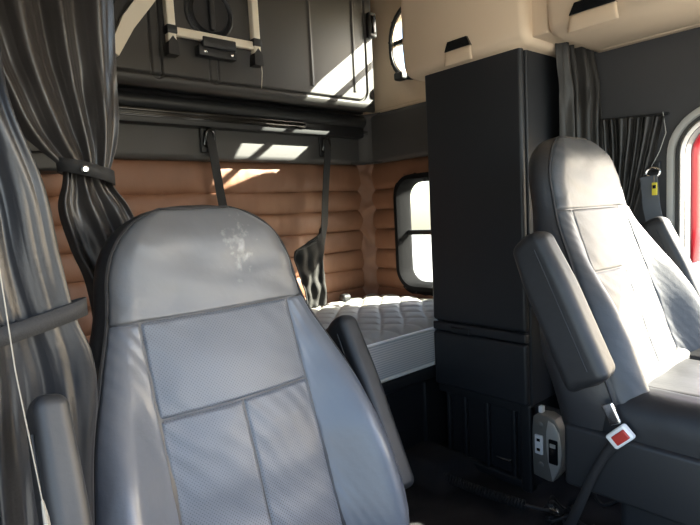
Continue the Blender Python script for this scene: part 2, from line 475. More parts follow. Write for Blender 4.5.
# charcoal band above the padding: back and side, with a rounded corner
b = MB()
b.rbox((.80, YB-.035, 1.19), (1.99, .07, .135), .022, 4)
b.rbox((XR-.028, 1.37, 1.235), (.056, 1.08, .225), .022, 4)
def cove(u, v):
    a = u*PI/2; r = .11
    z = 1.122+v*.225
    off = .0 if .06 < v < .94 else .012
    return (XR-.15+r*math.sin(a)-off*math.sin(a), YB-.17+r*math.cos(a)-off*math.cos(a)*.5, z)
b.grid(cove, 12, 16)
struct(b.build('trim_4', M['band']))
struct(MB().box((XL, YB-.1, 1.255), (XR, YB, 1.275), .004).build('trim_5', M['band']))
# cream ledge at the foot of the upper right wall
struct(MB().rbox((XR-.012, 1.38, 1.358), (.03, 1.06, .018), .006, 3).build('trim_6', M['cream']))
# dark ledge low on the left of the back wall
struct(MB().rbox((.12, YB-.07, 1.10), (.62, .12, .06), .012, 3).build('trim_7', M['plastic']))

# windows
def window(name, spec, r, fw, depth, barz, m, warp=lambda y, z: (y, z)):
    cy, cz, hy, hz = spec
    root = struct(empty(name, (XR, cy, cz-hz)))
    def L(x, grow, rr): return [(x-XR, y-cy, z-(cz-hz)) for (y, z) in [warp(*p) for p in rrect(cy, cz, hy+grow, hz+grow, rr)]]
    b = MB().ring([L(XR+.03, 0, r), L(XR-depth*.6, .004, r), L(XR-depth, .014, r+.012), L(XR-depth, fw*.55, r+fw*.5), L(XR-depth*.55, fw*.62, r+fw*.55),
                   L(XR-depth*.5, fw*.95, r+fw*.8), L(XR-.005, fw, r+fw*.85), L(XR+.03, fw, r+fw*.85)])
    struct(b.build('window_frame', m, root))
    # screws round the frame
    pl = rrect(0, hz, hy+fw*.78, hz+fw*.78, r+fw*.7)
    s = MB()
    for k in range(0, len(pl), 3): s.lathe([(.0045, 0), (.0045, -.003), (.002, -.0045)], (-depth*.53, pl[k][0], pl[k][1]), 'X', 8)
    struct(s.build('frame_screws', M['plastic'], root))
    b = MB().rbox((.012, 0, barz-(cz-hz)), (.022, hy*2, .022), .004, 2)
    struct(b.build('window_bar', M['plastic'], root))
    b = MB(); pts = [(.02, y, z) for (y, z) in [(p[0]-cy, p[1]-cz+hz) for p in [warp(*q) for q in rrect(cy, cz, hy+.003, hz+.003, r)]]]
    b.add(pts+[(.024, p[1], p[2]) for p in pts], [tuple(range(len(pts))), tuple(range(2*len(pts)-1, len(pts)-1, -1))]+[(i, (i+1) % len(pts), len(pts)+(i+1) % len(pts), len(pts)+i) for i in range(len(pts))])
    struct(b.build('pane', M['glass'], root))
    return root
window('window_1', PORT, .07, .058, .05, .795, M['frame'])
root = window('window_2', UPW, .13, .022, .012, 1.643, M['plastic'], upw_warp)
b = MB().rbox((-.03, .17, -.0), (.04, .05, .035), .01, 3); struct(b.build('window_latch', M['plastic'], root))

# ------------------------------------------------------------------ floor pieces
b = MB()
def hump(u, v):
    x = 1.22+u*.26; y = 1.02+v*.24
    e = sm(0, .3, u)*sm(0, .35, v)*sm(0, .25, 1-u)
    return (x, y, .001+.05*e)
struct(MB().grid(hump, 20, 20).build('trim_8', M['carpet']))

# ------------------------------------------------------------------ bed
bed = empty('bed_plinth', (.8, 1.27, 0)); tag(bed, 'dark plastic bunk base under the mattress at the rear', 'bed base')
b = MB().box((-.97, 0, 0), (.97, .64, .29), .01, 2); b.build('base', M['plastic'], bed)
b = MB().box((-.97, -.05, .29), (.97, .64, .335), .012, 3); b.build('platform', M['plastic'], bed)
for x in (-.6, -.2, .2, .42, .62): MB().rbox((x, -.006, .15), (.02, .02, .24), .006, 2).build('rib', M['plastic'], bed)

mt = empty('mattress', (.8, 1.22, .34)); tag(mt, 'pale grey quilted mattress with a striped border, on the rear bunk', 'mattress')
x0, x1, y0, y1 = -.96, .955, 0, .655
TH = .145
b = MB()
b.ring([[(x, y, z) for (x, y) in ((0, 0),)] for z in (0,)]) if False else None
def mat_side(u, v):
    ol = rrect((x0+x1)/2, (y0+y1)/2, (x1-x0)/2, (y1-y0)/2, .05, 8)
    k = u*len(ol); i = int(k) % len(ol); f = k-int(k); p = ol[i]; q = ol[(i+1) % len(ol)]
    px, py = p[0]+(q[0]-p[0])*f, p[1]+(q[1]-p[1])*f
    bul = .006*math.sin(v*PI)
    cx, cy = (x0+x1)/2, (y0+y1)/2
    return (px+(bul if px > cx else -bul), py+(bul if py > cy else -bul), v*(TH-.012))
b = MB().grid(mat_side, 288, 8, closed_u=True); b.build('border_band', M['border'], mt)
def quilt(u, v):
    x = x0+.004+u*(x1-x0-.008); y = y0+.004+v*(y1-y0-.008)
    # diamond quilting with a little wobble
    wv = .018*noise.noise(Vector((x*5, y*5, 2)))
    a = (x+y+wv)/.12; c = (x-y-wv)/.12
    da = abs(a-round(a)); dc = abs(c-round(c))
    g = min(da, dc)
    puff = .010*(1-math.exp(-(g*7)**1.1))
    d = min(x-x0, x1-x, y-y0, y1-y)
    edge = 1-(1-min(1, d/.045))**2
    # round the plan corners
    return (x, y, TH-.02+.028*edge+puff*edge+.008*noise.noise(Vector((x*3, y*3, 8)))+.012*math.sin(PI*v))
b = MB().grid(quilt, 380, 150); b.build('quilted_top', M['quilt'], mt, angle=80)
ol = rrect((x0+x1)/2, (y0+y1)/2, (x1-x0)/2+.002, (y1-y0)/2+.002, .05, 8)
b = MB().tube([(x, y, TH-.012) for (x, y) in ol+ol[:1]], .006, 8, cap=False)
b.build('piping', M['white'], mt)
b = MB().tube([(x, y, .006) for (x, y) in ol+ol[:1]], .006, 8, cap=False)
b.build('piping', M['white'], mt)

# ------------------------------------------------------------------ tall cabinet
cab = empty('tall_cabinet', (1.41, YC, 0)); tag(cab, 'tall charcoal wardrobe cabinet standing behind the driver seat', 'cabinet')
def cb(name, lo, hi, m, r=.006, n=3, parent=cab):
    return MB().box([a-c for a, c in zip(lo, (1.41, YC, 0))], [a-c for a, c in zip(hi, (1.41, YC, 0))], r, n).build(name, m, parent)
cb('body', (1.425, YC+.004, .275), (1.745, 1.20, 1.36), M['plastic'])
cb('front_panel', (1.432, YC-.004, .28), (1.73, YC+.01, 1.362), M['plastic2'], .005)
d = cb('door', (1.405, YC-.002, .512), (1.43, 1.20, 1.362), M['plastic2'], .012, 4)
d = cb('drawer', (1.405, YC, .478), (1.43, 1.2, .508), M['plastic2'], .006)
b = MB().rbox((-.006, .24, .487), (.012, .075, .02), .004, 2); b.build('drawer_pull', M['plastic'], cab)
cb('door', (1.405, YC, .283), (1.43, 1.2, .474), M['plastic2'], .01)
cb('base', (1.45, YC+.01, 0), (1.74, 1.19, .28), M['plastic'])
for y in (.90, 1.00, 1.09, 1.16): cb('rib', (1.432, y, .02), (1.452, y+.014, .25), M['plastic'], .005)
cb('kick_rail', (1.425, YC, .0), (1.455, 1.2, .03), M['plastic'], .008)
cb('top_rail', (1.425, YC, .25), (1.455, 1.2, .278), M['plastic'], .004)
cb('corner_post', (1.42, YC, .0), (1.455, YC+.035, .28), M['plastic'], .006)
b = MB().tube([(.022, .13, .075), (.022, .075, .078)], .004, 8); b.build('metal_catch', M['chrome'], cab)

# power inverter panel
inv = empty('inverter_panel', (1.44, .782, .07)); tag(inv, 'grey wall-mounted inverter control box with a white socket, by the cabinet foot', 'power inverter')
leaf = [(.048, .0-.0), (.05, .05), (.051, .10), (.05, .15), (.046, .185), (.035, .195), (.0, .198), (-.022, .19), (-.038, .165), (-.046, .125), (-.048, .09), (-.044, .055), (-.030, .02), (-.014, -.004), (.0, -.006), (.03, -.003)]
def outline_body(sc_, x, m, name, x2, parent=inv, src=leaf):
    n = len(src); cy = sum(p[0] for p in src)/n; cz = sum(p[1] for p in src)/n
    def S(k, X): return [(X, cy+(p[0]-cy)*k, cz+(p[1]-cz)*k) for p in src]
    b = MB(); L = [S(sc_*1.0, x2), S(sc_*1.0, x+.004), S(sc_*.97, x+.001), S(sc_*.93, x)]
    vs = [p for l in L for p in l]; fs = [(j*n+i, j*n+(i+1) % n, (j+1)*n+(i+1) % n, (j+1)*n+i) for j in range(3) for i in range(n)]
    fs += [tuple(range(n)), tuple(3*n+i for i in range(n-1, -1, -1))]
    return b.add(vs, fs).build(name, m, parent, angle=30)
outline_body(1, -.024, M['silver'], 'case', .022)
face = [(-.004, .185), (-.022, .178), (-.037, .155), (-.043, .12), (-.044, .09), (-.040, .055), (-.028, .025), (-.016, .0), (-.010, .03), (-.002, .06), (.002, .10), (.002, .15)]
outline_body(1, -.029, M['silverlight'], 'face_trim', -.02, src=face)
MB().rbox((-.030, .024, .105), (.008, .026, .060), .003, 2).build('socket_plate', M['white'], inv)
for z in (.09, .12): MB().rbox((-.0345, .024, z), (.001, .011, .009), .0004, 2).build('socket', M['black'], inv)
MB().rbox((-.0315, -.022, .095), (.008, .028, .075), .004, 2).build('display', M['black'], inv)
b = MB(); b.rbox((-.036, -.022, .115), (.001, .018, .012), .0004, 1); b.build('display_window', M['silverlight'], inv)
for z in (.165, .04): MB().lathe([(.009, 0), (.009, -.003), (.006, -.005)], (-.023, .022, z), 'X', 20).build('button', M['silver'], inv)
MB().rbox((.0, .03, .205), (.018, .014, .022), .004, 2).build('cable_gland', M['white'], inv)
MB().box((.022, -.04, .02), (.05, .075, .2), .004).build('bracket', M['plastic'], inv)

# ------------------------------------------------------------------ overhead lockers
def locker(name, label, ya, yb, xf, zb, zt, hy, hz):
    root = empty(name, (xf, ya, zb)); tag(root, label, 'overhead locker', 'cream overhead lockers')
    L = yb-ya
    # profile in (x, z): face, chin, underside, back
    dx = (XR if ya > .7 else XD)-xf-.006
    prof = [(dx, .0), (.07, -.006), (.03, -.002), (.012, .008), (.004, .022), (.0, .05), (-.004, .09), (-.004, zt-zb), (dx, zt-zb)]
    n = len(prof); st = [(0, .03), (.006, .010), (.02, 0), (L-.03, 0), (L-.012, .008), (L-.003, .022), (L, .045)]
    if ya < .7: st = [(0, .0), (.02, 0), (L-.02, 0), (L-.005, .004), (L, .014)]
    vs = []
    for (y, ins) in st:
        for (x, z) in prof:
            vs.append((min(x+ins, dx) if x < dx-.01 else x, y, z+(ins*.5 if z < .1 and x < dx-.01 else 0)))
    fs = [(j*n+i, j*n+(i+1) % n, (j+1)*n+(i+1) % n, (j+1)*n+i) for j in range(len(st)-1) for i in range(n)]
    fs += [tuple(range(n-1, -1, -1)), tuple((len(st)-1)*n+i for i in range(n))]
    MB().add(vs, fs).build('body', M['cream'], root, angle=50)
    # grip: scooped cup with a dark slot above
    g = MB()
    W = .105 if ya > .7 else .13
    def cup(u, v):
        y = hy-ya+(u-.5)*W*(1-.10*v); z = hz-zb+.006-.042*(1-v) ; a = math.sin(u*PI)**.35
        return (-.004-.005*a*math.sin(PI*min(1, v*.75+.12)), y, z-.0)
    g.grid(cup, 16, 10)
    c = g.build('grip', M['cream'], root, solid=.002)
    # slot
    s = MB(); sl = [(hy-ya-W*.45, hz-zb+.006), (hy-ya+W*.45, hz-zb+.006), (hy-ya+W*.34, hz-zb+.034), (hy-ya-W*.34, hz-zb+.034)]
    s.prism([(p[0], p[1]) for p in sl], 0, -.0095, .012); s.build('grip_slot', M['black'], root)
    return root
rl = locker('overhead_locker', 'cream overhead locker directly above the tall charcoal cabinet', .80, 1.265, 1.362, 1.346, 1.8, 1.02, 1.372)
fl = locker('overhead_locker', 'cream overhead locker above the driver seat, at the upper right corner', -.30, .752, 1.392, 1.352, 1.8, .625, 1.372)
# seam line between locker lid and carcass on the rear unit
MB().box((-.007, .035, .0), (-.003, .037, .45), .0005).build('lid_seam', M['black'], rl) if False else None
MB().rbox((.225, -.015, .235), (.36, .06, .44), .006, 3).build('end_cap', M['cream'], rl)
MB().rbox((.318-.02, .52, .004), (.03, 1.03, .014), .005, 3).build('wall_rail', M['cream'], fl)

# ------------------------------------------------------------------ folded upper bunk with ladder
YU = 1.76
bk = empty('upper_bunk', (1.12, YU, 1.28)); tag(bk, 'dark folded-up upper bunk panel above the rear wall padding', 'upper bunk')
def bk_pt(x, z, dy=0): return (x-1.12, dy, z-1.28)
def bsurf(u, v):
    x = .45+u*1.285; z = 1.352+v*.585
    y = 0
    # embossed ribs
    for (cx, top, bot) in ((.722, 2, 1.395), (.93, 2, 1.40)):
        w_ = .017
        if z > bot:
            dd = abs(abs(x-cx)-w_)
            y += .006*math.exp(-(dd/.0035)**2)
        else:
            dd = abs(math.hypot(x-cx, z-bot)-w_); y += .006*math.exp(-(dd/.0035)**2)
    for cx in (1.366, 1.60):
        if z > 1.425:
            y += -.006*math.exp(-((x-cx)/.006)**2)
    # outer border groove with rounded bottom right corner
    bx, bz, r = 1.675, 1.39, .05
    if x > bx-r and z < bz+r: dd = abs(math.hypot(x-(bx-r), z-(bz+r))-r)
    elif z < bz+r: dd = abs(z-bz)
    else: dd = abs(x-bx)
    y += .008*math.exp(-(dd/.004)**2)
    # roll off at the outer edges
    e = min(1.735-x, z-1.352)
    if e < .03: y += .03*(1-math.sqrt(max(0, 1-(1-e/.03)**2)))
    return bk_pt(x, z, y)
MB().grid(bsurf, 520, 230).build('bunk_panel', M['bunk'], bk, angle=60)
MB().box(bk_pt(.45, 1.36, .03), bk_pt(1.735, 1.93, .12), .02, 3).build('bunk_back', M['plastic'], bk)
def lip(u, v):
    a = -PI*.15+v*PI*1.1
    return bk_pt(.3+u*1.44, 1.322-.034*math.cos(a)*-1 if False else 1.322+.030*math.cos(a), .125-.040*math.sin(a))
MB().grid(lip, 2, 16).build('lip', M['plastic'], bk)
MB().box(bk_pt(.3, 1.248, .105), bk_pt(1.74, 1.30, .165), .006).build('hinge_beam', M['plastic'], bk)
b = MB(); b.box(bk_pt(.3, 1.286, .091), bk_pt(1.39, 1.294, .107), .002); b.box(bk_pt(.3, 1.272, .095), bk_pt(1.39, 1.279, .107), .002); b.box(bk_pt(.3, 1.268, .102), bk_pt(1.39, 1.298, .107), .002)
b.build('hinge_extrusion', M['gloss'], bk)
for (z0, z1) in ((1.668, 1.775),):
    MB().rbox(bk_pt(1.703, (z0+z1)/2, -.014), (.044, .028, z1-z0), .008, 3).build('latch', M['plastic'], bk)
    MB().rbox(bk_pt(1.703, (z0+z1)/2, -.030), (.022, .012, z1-z0-.03), .005, 3).build('latch_grip', M['black'], bk)
# round dial
dl = MB(); dl.lathe([(.092, 0), (.092, -.006), (.086, -.010), (.080, -.006), (.076, .0), (.07, -.004), (.066, -.012), (.0, -.012)], bk_pt(.925, 1.622, 0), 'Y', 48)
dl.build('dial', M['plastic'], bk)
MB().rbox(bk_pt(.925, 1.622, -.018), (.022, .018, .125), .008, 3).build('dial_grip', M['plastic'], bk)
# warm light strip, see ladder
bk.location = (1.082, 1.70, 1.267); bk.scale = (.966, .966, .966)
lad = empty('bunk_ladder', (.918, 1.671, 1.441)); lad.scale = (.966, .966, .966); tag(lad, 'cream metal ladder stowed upright against the dark upper bunk', 'ladder')
def lp(x, z, dy=0): return (x-.95, dy, z-1.46)
for (xc, zl) in ((.757, 1.442), (1.078, 1.452)):
    MB().box(lp(xc-.014, zl+.03, -.03), lp(xc+.014, 1.9, .0), .005, 2).build('rail', M['creamlight'], lad)
    MB().prism([(lp(xc-.018, 0)[0], zl-1.46), (lp(xc+.018, 0)[0], zl-1.46), (lp(xc+.016, 0)[0], zl-1.46+.04), (lp(xc, 0)[0], zl-1.46+.06), (lp(xc-.016, 0)[0], zl-1.46+.04)], 1, -.034, .004).build('rubber_foot', M['rubber'], lad)
    MB().box(lp(xc-.017, zl+.068, -.034), lp(xc+.017, zl+.095, .003), .003).build('corner_joint', M['plastic'], lad)
MB().box(lp(.77, 1.508, -.024), lp(1.065, 1.536, -.004), .004, 2).build('rung', M['creamlight'], lad)
MB().box(lp(.865, 1.488, -.03), lp(.99, 1.522, -.003), .004).build('clamp', M['plastic'], lad)
MB().box(lp(.855, 1.462, -.014), lp(1.0, 1.498, .022), .004).build('bracket', M['plastic'], lad)
for x in (.876, .978): MB().lathe([(.006, 0), (.006, -.003), (.003, -.005)], lp(x, 1.475, -.015), 'Y', 12).build('bolt', M['chrome'], lad)
MB().tube([lp(1.088, 1.47, -.03), lp(1.096, 1.43, -.02), lp(1.104, 1.40, -.0), lp(1.108, 1.382, .01)], .0014, 6).build('pull_cord', M['creamlight'], lad)

# cream gas strut / arm at the upper left
st_ = empty('bunk_support_arm', (.60, 1.62, 1.5)); tag(st_, 'cream and black hinged support arm at top left, beside the curtain', 'support arm')
b = MB(); b.prism([(-.075, -.10), (-.05, -.115), (.0, -.03), (.10, .10), (.16, .22), (.10, .22), (.03, .08), (-.03, -.0)], 1, -.012, .012); b.build('cover', M['creamlight'], st_)
b = MB(); b.prism([(-.075, -.065), (-.03, .02), (.03, .11), (.08, .22), (.05, .22), (-.0, .12), (-.075, -.01)], 1, -.022, .0); b.build('strut', M['plastic'], st_)

# ------------------------------------------------------------------ straps and pocket on the back wall
def flat_strap(pts, w_, m, name, parent, nrm=(0, 1, 0), th=.003):
    pts = [Vector(p) for p in pts]; N = Vector(nrm); vs = []
    n = len(pts)
    for i, p in enumerate(pts):
        t = (pts[min(i+1, n-1)]-pts[max(i-1, 0)]).normalized(); s_ = t.cross(N).normalized()*w_/2; k = s_.cross(t).normalized()*th/2
        vs += [p-s_-k, p+s_-k, p+s_+k, p-s_+k]
    fs = [(j*4+k, j*4+(k+1) % 4, (j+1)*4+(k+1) % 4, (j+1)*4+k) for j in range(n-1) for k in range(4)]+[(0, 1, 2, 3), tuple((n-1)*4+k for k in (3, 2, 1, 0))]
    return MB().add(vs, fs).build(name, m, parent, angle=30)
def wall_strap(x, label, pts, extra=None):
    r = empty('hanging_strap', (x, 1.845, 1.2)); tag(r, label, 'strap', 'black restraint straps on the rear wall')
    b = MB().rbox((0, -.004, -.0), (.062, .010, .105), .005, 3); b.build('anchor_plate', M['plastic'], r)
    b = MB().tube([(-.022, -.015, -.025), (-.015, -.02, .02), (0, -.022, .034), (.015, -.02, .02), (.022, -.015, -.025), (0, -.015, -.035), (-.022, -.015, -.025)], .005, 8)
    b.build('buckle', M['gloss'], r)
    flat_strap(pts, .034, M['strap'], 'webbing', r)
    return r
wall_strap(.925, 'black webbing strap hanging from the rear wall above the near passenger seat',
           [(0, -.012, .03), (0.003, -.024, -.02), (.006, -.028, -.06), (.02, -.03, -.2), (.04, -.035, -.36), (.05, -.04, -.5)])
wall_strap(1.478, 'black webbing strap holding the dark mesh pocket, left of the padded corner',
           [(0, -.012, .03), (0, -.024, -.02), (-.008, -.028, -.06), (-.03, -.03, -.2), (-.05, -.035, -.34), (-.085, -.04, -.46)])
def pocket(u, v):
    # gathered dark mesh hanging under the strap
    z = .845-v*.34
    xl = 1.36-.115*sm(0, .12, v)+.05*sm(.1, .9, v); xr = 1.395+.005*math.sin(v*9)
    z -= .06*(1-u)*(1-v)
    x = xl+(xr-xl)*u
    return (x-1.33, .006*math.sin(u*16+3*v)*(.5+.5*v)+.012*noise.noise(Vector((u*4, v*6, 2))), z-.5)
pk = empty('mesh_pocket', (1.33, 1.79, .5)); tag(pk, 'dark gathered mesh pocket hanging by the rear wall above the mattress', 'mesh pocket')
MB().grid(pocket, 60, 60).build('netting', M['net'], pk, solid=.003)
b = MB().tube([tuple(Vector(pocket(0, v/20))+Vector((0, -.003, 0))) for v in range(21)], .004, 6); b.build('hem', M['strap'], pk)
tb = MB().rbox((1.53, 1.82, .515), (.05, .04, .035), .014, 3).build('strap_clip', M['plastic']); tag(tb, 'small black clip on the mattress against the rear padding', 'clip')

# ------------------------------------------------------------------ curtains
def sheet(name, rows, m, parent, pleats, n=220, k=8, seed=0, sharp=1.0, sub=True):
    """rows: (left point, right point, amplitude, pleat phase). Folds run down the rows."""
    R = []
    for i in range(len(rows)-1):
        for t in range(k):
            f = t/k; a = rows[max(i-1, 0)]; b_ = rows[i]; c = rows[i+1]; d = rows[min(i+2, len(rows)-1)]
            def cr(p0, p1, p2, p3):
                return .5*((2*p1)+(-p0+p2)*f+(2*p0-5*p1+4*p2-p3)*f*f+(-p0+3*p1-3*p2+p3)*f**3)
            l = [cr(a[0][q], b_[0][q], c[0][q], d[0][q]) for q in range(3)]; r = [cr(a[1][q], b_[1][q], c[1][q], d[1][q]) for q in range(3)]
            R.append((Vector(l), Vector(r), b_[2]+(c[2]-b_[2])*f, b_[3]+(c[3]-b_[3])*f))
    R.append((Vector(rows[-1][0]), Vector(rows[-1][1]), rows[-1][2], rows[-1][3]))
    vs = []
    for j, (l, r, amp, ph) in enumerate(R):
        d = r-l; nr = Vector((0, 0, 1)).cross(d).normalized()
        v = j/(len(R)-1)
        for i in range(n+1):
            s_ = i/n
            q = s_*pleats + ph + .55*noise.noise(Vector((s_*4, v*1.2+seed, seed)))
            wv = math.sin(2*PI*q); wv = math.copysign(abs(wv)**sharp, wv)
            big = .6*math.sin(2*PI*(q*.37+seed))
            o = amp*(wv+big*.8)*(.55+.7*abs(noise.noise(Vector((s_*6, seed, v*.8)))) ) + amp*.35*noise.noise(Vector((s_*9, v*7, seed+4)))
            vs.append(l+d*s_+nr*o)
    W = n+1; fs = [(j*W+i, j*W+i+1, (j+1)*W+i+1, (j+1)*W+i) for j in range(len(R)-1) for i in range(n)]
    return MB().add(vs, fs).build(name, m, parent, angle=80, solid=.0022)

lc = empty('privacy_curtain', (0, 0, 0)); tag(lc, 'black leatherette privacy curtain tied back at the upper left of the cab', 'curtain', 'sleeper privacy curtains')
Y = 1.02
sheet('curtain_drape', [
    ((.08, Y, 1.56), (.352, Y, 1.56), .020, .0),
    ((.09, Y, 1.36), (.350, Y, 1.36), .020, .1),
    ((.12, Y, 1.20), (.346, Y, 1.22), .019, .2),
    ((.150, Y, 1.12), (.343, Y, 1.13), .017, .3),
    ((.185, Y, 1.055), (.334, Y, 1.055), .013, .4),
    ((.236, Y, 1.003), (.312, Y, .990), .007, .5)], M['curtain'], lc, 4.0, seed=1.3, sharp=1.2)
sheet('curtain_tail', [
    ((.240, Y, 1.005), (.312, Y, .996), .008, .5),
    ((.236, Y, .975), (.318, Y, .97), .010, .45),
    ((.226, Y, .93), (.345, Y, .93), .013, .4),
    ((.240, Y, .86), (.37, Y, .86), .015, .35),
    ((.262, Y, .78), (.39, Y, .77), .016, .3),
    ((.27, Y, .6), (.40, Y, .6), .016, .3),
    ((.27, Y, .3), (.40, Y, .3), .016, .3)], M['curtain'], lc, 3.2, seed=4.1)
tbk = []
for i in range(41):
    a = 2*PI*i/40; tbk.append((.274+.045*math.cos(a), Y+.034*math.sin(a), .996-.012*math.cos(a)))
vs = []
for p in tbk: vs += [(p[0], p[1], p[2]+.012), (p[0], p[1], p[2]-.012)]
MB().add(vs, [(2*i, 2*i+1, 2*i+3, 2*i+2) for i in range(40)]).build('tieback', M['strap'], lc, solid=.003)
MB().lathe([(.007, 0), (.007, -.003), (.004, -.006)], (.262, Y-.036, .997), 'Y', 16).build('snap_button', M['chrome'], lc)
b = MB().box((-.14, Y-.012, 1.56), (1.30, Y+.012, 1.585), .004); tr = b.build('curtain_track', M['plastic']); tag(tr, 'black ceiling track that carries the privacy curtains', 'curtain track')
for x in (-.1, .55, 1.2): MB().box((x, Y-.008, 1.58), (x+.02, Y+.008, ZC), .003).build('hanger', M['plastic'], tr)

wc = empty('window_curtain', (0, 0, 0)); tag(wc, 'dark passenger side curtain with a woven tie, at the left edge', 'curtain', 'cab window curtains')
sheet('curtain_drape', [
    ((-.05, .60, 1.35), (.06, .66, 1.35), .012, 0),
    ((.0, .64, 1.15), (.105, .70, 1.15), .012, .1),
    ((.035, .66, 1.05), (0.107, .655, 1.038), .011, .2),
    ((.048, .66, .95), (0.131, .655, 0.946), .010, .3),
    ((.052, .66, .87), (0.139, .655, 0.872), .008, .35),
    ((.062, .66, .795), (0.148, .655, 0.803), .006, .4),
    ((.062, .66, .74), (0.162, .655, 0.752), .009, .45),
    ((.060, .66, .68), (0.164, .655, 0.697), .012, .5),
    ((.058, .66, .55), (0.152, .655, 0.605), .012, .5),
    ((.055, .66, .35), (0.138, .655, 0.393), .012, .5)], M['curtain_side'], wc, 1.8, seed=7.7)
vs = []
for i in range(41):
    a = 2*PI*i/40; x = .106+.056*math.cos(a); y = .658+.014*math.sin(a); z = .797+.012*math.cos(a)
    vs += [(x, y, z+.010), (x, y, z-.010)]
MB().add(vs, [(2*i, 2*i+1, 2*i+3, 2*i+2) for i in range(40)]).build('tieback', M['strap'], wc, solid=.003)

rc = empty('privacy_curtain', (0, 0, 0)); tag(rc, 'black leatherette privacy curtain bunched between the tall cabinet and the driver seat', 'curtain', 'sleeper privacy curtains')
sheet('curtain_drape', [
    ((1.52, .79, 1.375), (1.705, .765, 1.375), .017, 0),
    ((1.535, .79, 1.25), (1.70, .74, 1.25), .019, .1),
    ((1.54, .79, 1.15), (1.69, .735, 1.15), .019, .15),
    ((1.545, .79, .9), (1.685, .735, .9), .019, .2),
    ((1.55, .79, .45), (1.69, .735, .45), .012, .2),
    ((1.55, .79, .1), (1.69, .735, .1), .012, .2)], M['curtain_cloth'], rc, 4.3, seed=2.6, sharp=.8)

dc = empty('window_curtain', (0, 0, 0)); tag(dc, 'small black pleated curtain gathered on the driver door pillar', 'curtain', 'cab window curtains')
sheet('curtain_drape', [
    ((1.692, .775, 1.150), (1.700, .562, 1.128), .011, 0),
    ((1.692, .770, 1.08), (1.70, .575, 1.07), .011, 0),
    ((1.692, .760, 1.00), (1.70, .596, .99), .010, 0),
    ((1.692, .745, .92), (1.70, .620, .91), .006, 0),
    ((1.692, .73, .84), (1.70, .645, .83), .005, 0),
    ((1.692, .72, .76), (1.70, .66, .76), .005, 0)], M['curtain_cloth'], dc, 8.5, seed=3.2, sharp=.8)
b = MB().tube([(1.700, .567, 1.14), (1.698, .558, 1.08), (1.700, .575, 1.03), (1.700, .598, .985)], .0012, 6); b.build('pull_cord', M['seal'], dc)
b = MB().tube([(1.705, .785, 1.148), (1.712, .555, 1.134)], .004, 8); b.build('curtain_rod', M['plastic'], dc)

# seat belt on the pillar
sb = empty('seat_belt', (1.70, .59, .97)); tag(sb, 'grey seat belt with yellow tag hanging from the driver door pillar', 'seat belt')
def ell(cx, cy, cz, ry, rz, n=24): return [(cx, cy+ry*math.cos(2*PI*i/n), cz+rz*math.sin(2*PI*i/n)) for i in range(n+1)]
b = MB().tube(ell(-.008, .0, .0, .018, .013), .0045, 8, cap=False); b.build('guide_ring', M['chrome'], sb)
b = MB().rbox((.006, -.004, .016), (.014, .024, .03), .005, 3); b.build('anchor', M['plastic'], sb)
b = MB(); b.rbox((-.030, -.012, -.048), (.003, .014, .036), .001, 2); tg = b.build('tag', M['yellow'], sb)
MB().rbox((-.0325, -.012, -.042), (.001, .009, .010), .0003, 1).build('tag_symbol', M['black'], tg)
b = MB().tube([(-.016, -.006, -.01), (-.029, -.010, -.032)], .0012, 6); b.build('tag_loop', M['chrome'], sb)
flat_strap([(-.012, .01, -.01), (-.018, .0, -.10), (-.02, -.02, -.2), (-.03, -.03, -.35), (-.03, -.03, -.6), (-.02, -.03, -.9)], .046, M['webbing'], 'webbing', sb, nrm=(1, 0, .0))

# ------------------------------------------------------------------ seats
WTAB = [(.30, .262), (.38, .275), (.45, .275), (.52, .262), (.60, .243), (.68, .212), (.75, .186), (.82, .174), (.87, .167), (.93, .162)]
YTAB = [(.30, -.14), (.38, -.125), (.45, -.10), (.52, -.078), (.60, -.050), (.68, -.022), (.75, 0), (.82, .016), (.93, .036)]
BTAB = [(.30, .066), (.45, .072), (.55, .064), (.65, .036), (.75, .008), (.93, .0)]
ZTOP, ZDOME = .927, .80
def seat_w(z):
    w_ = smooth_tab(WTAB, z)
    if z > ZDOME:
        t = min(1, (z-ZDOME)/(ZTOP-ZDOME)); w_ *= max(0.0, 1-t**2.6)**(1/2.4)
    return w_
def seat_front(x, z):
    w_ = max(seat_w(z), 1e-4); y = smooth_tab(YTAB, z); T = .085+.045*sm(.8, .4, z)
    t = max(0, min(1, (z-.86)/(ZTOP-.86))); Tz = T*math.sqrt(max(0, 1-t*t*.97))
    y += (T-Tz)*.5
    ymid = y+Tz*.5
    a = min(1, abs(x)/w_)
    bol = smooth_tab(BTAB, z)*sm(.122, .222, abs(x))
    # slight cushioning of the centre
    bol += .010*(1-min(1, (abs(x)/.13))**2)*sm(.9, .6, z)
    e = max(0, (a-.74)/.26)
    k = 1-math.sqrt(max(0, 1-e*e))
    return (y-bol)*(1-k)+ymid*k, ymid, Tz, w_
def seat_ring(z, n=96):
    pts = []
    for i in range(n):
        an = 2*PI*i/n
        # walk x by cosine; front half for sin<0, back half otherwise
        c = math.cos(an); w_ = seat_w(z); x = math.copysign(abs(c)**.8, c)*w_
        yf, ym, Tz, _ = seat_front(x, z)
        if math.sin(an) <= 0: y = yf
        else:
            a = abs(x)/max(w_, 1e-4); e = max(0, (a-.6)/.4); y = ym+Tz*.5*math.sqrt(max(0, 1-e*e))
        pts.append((x, y, z))
    return pts
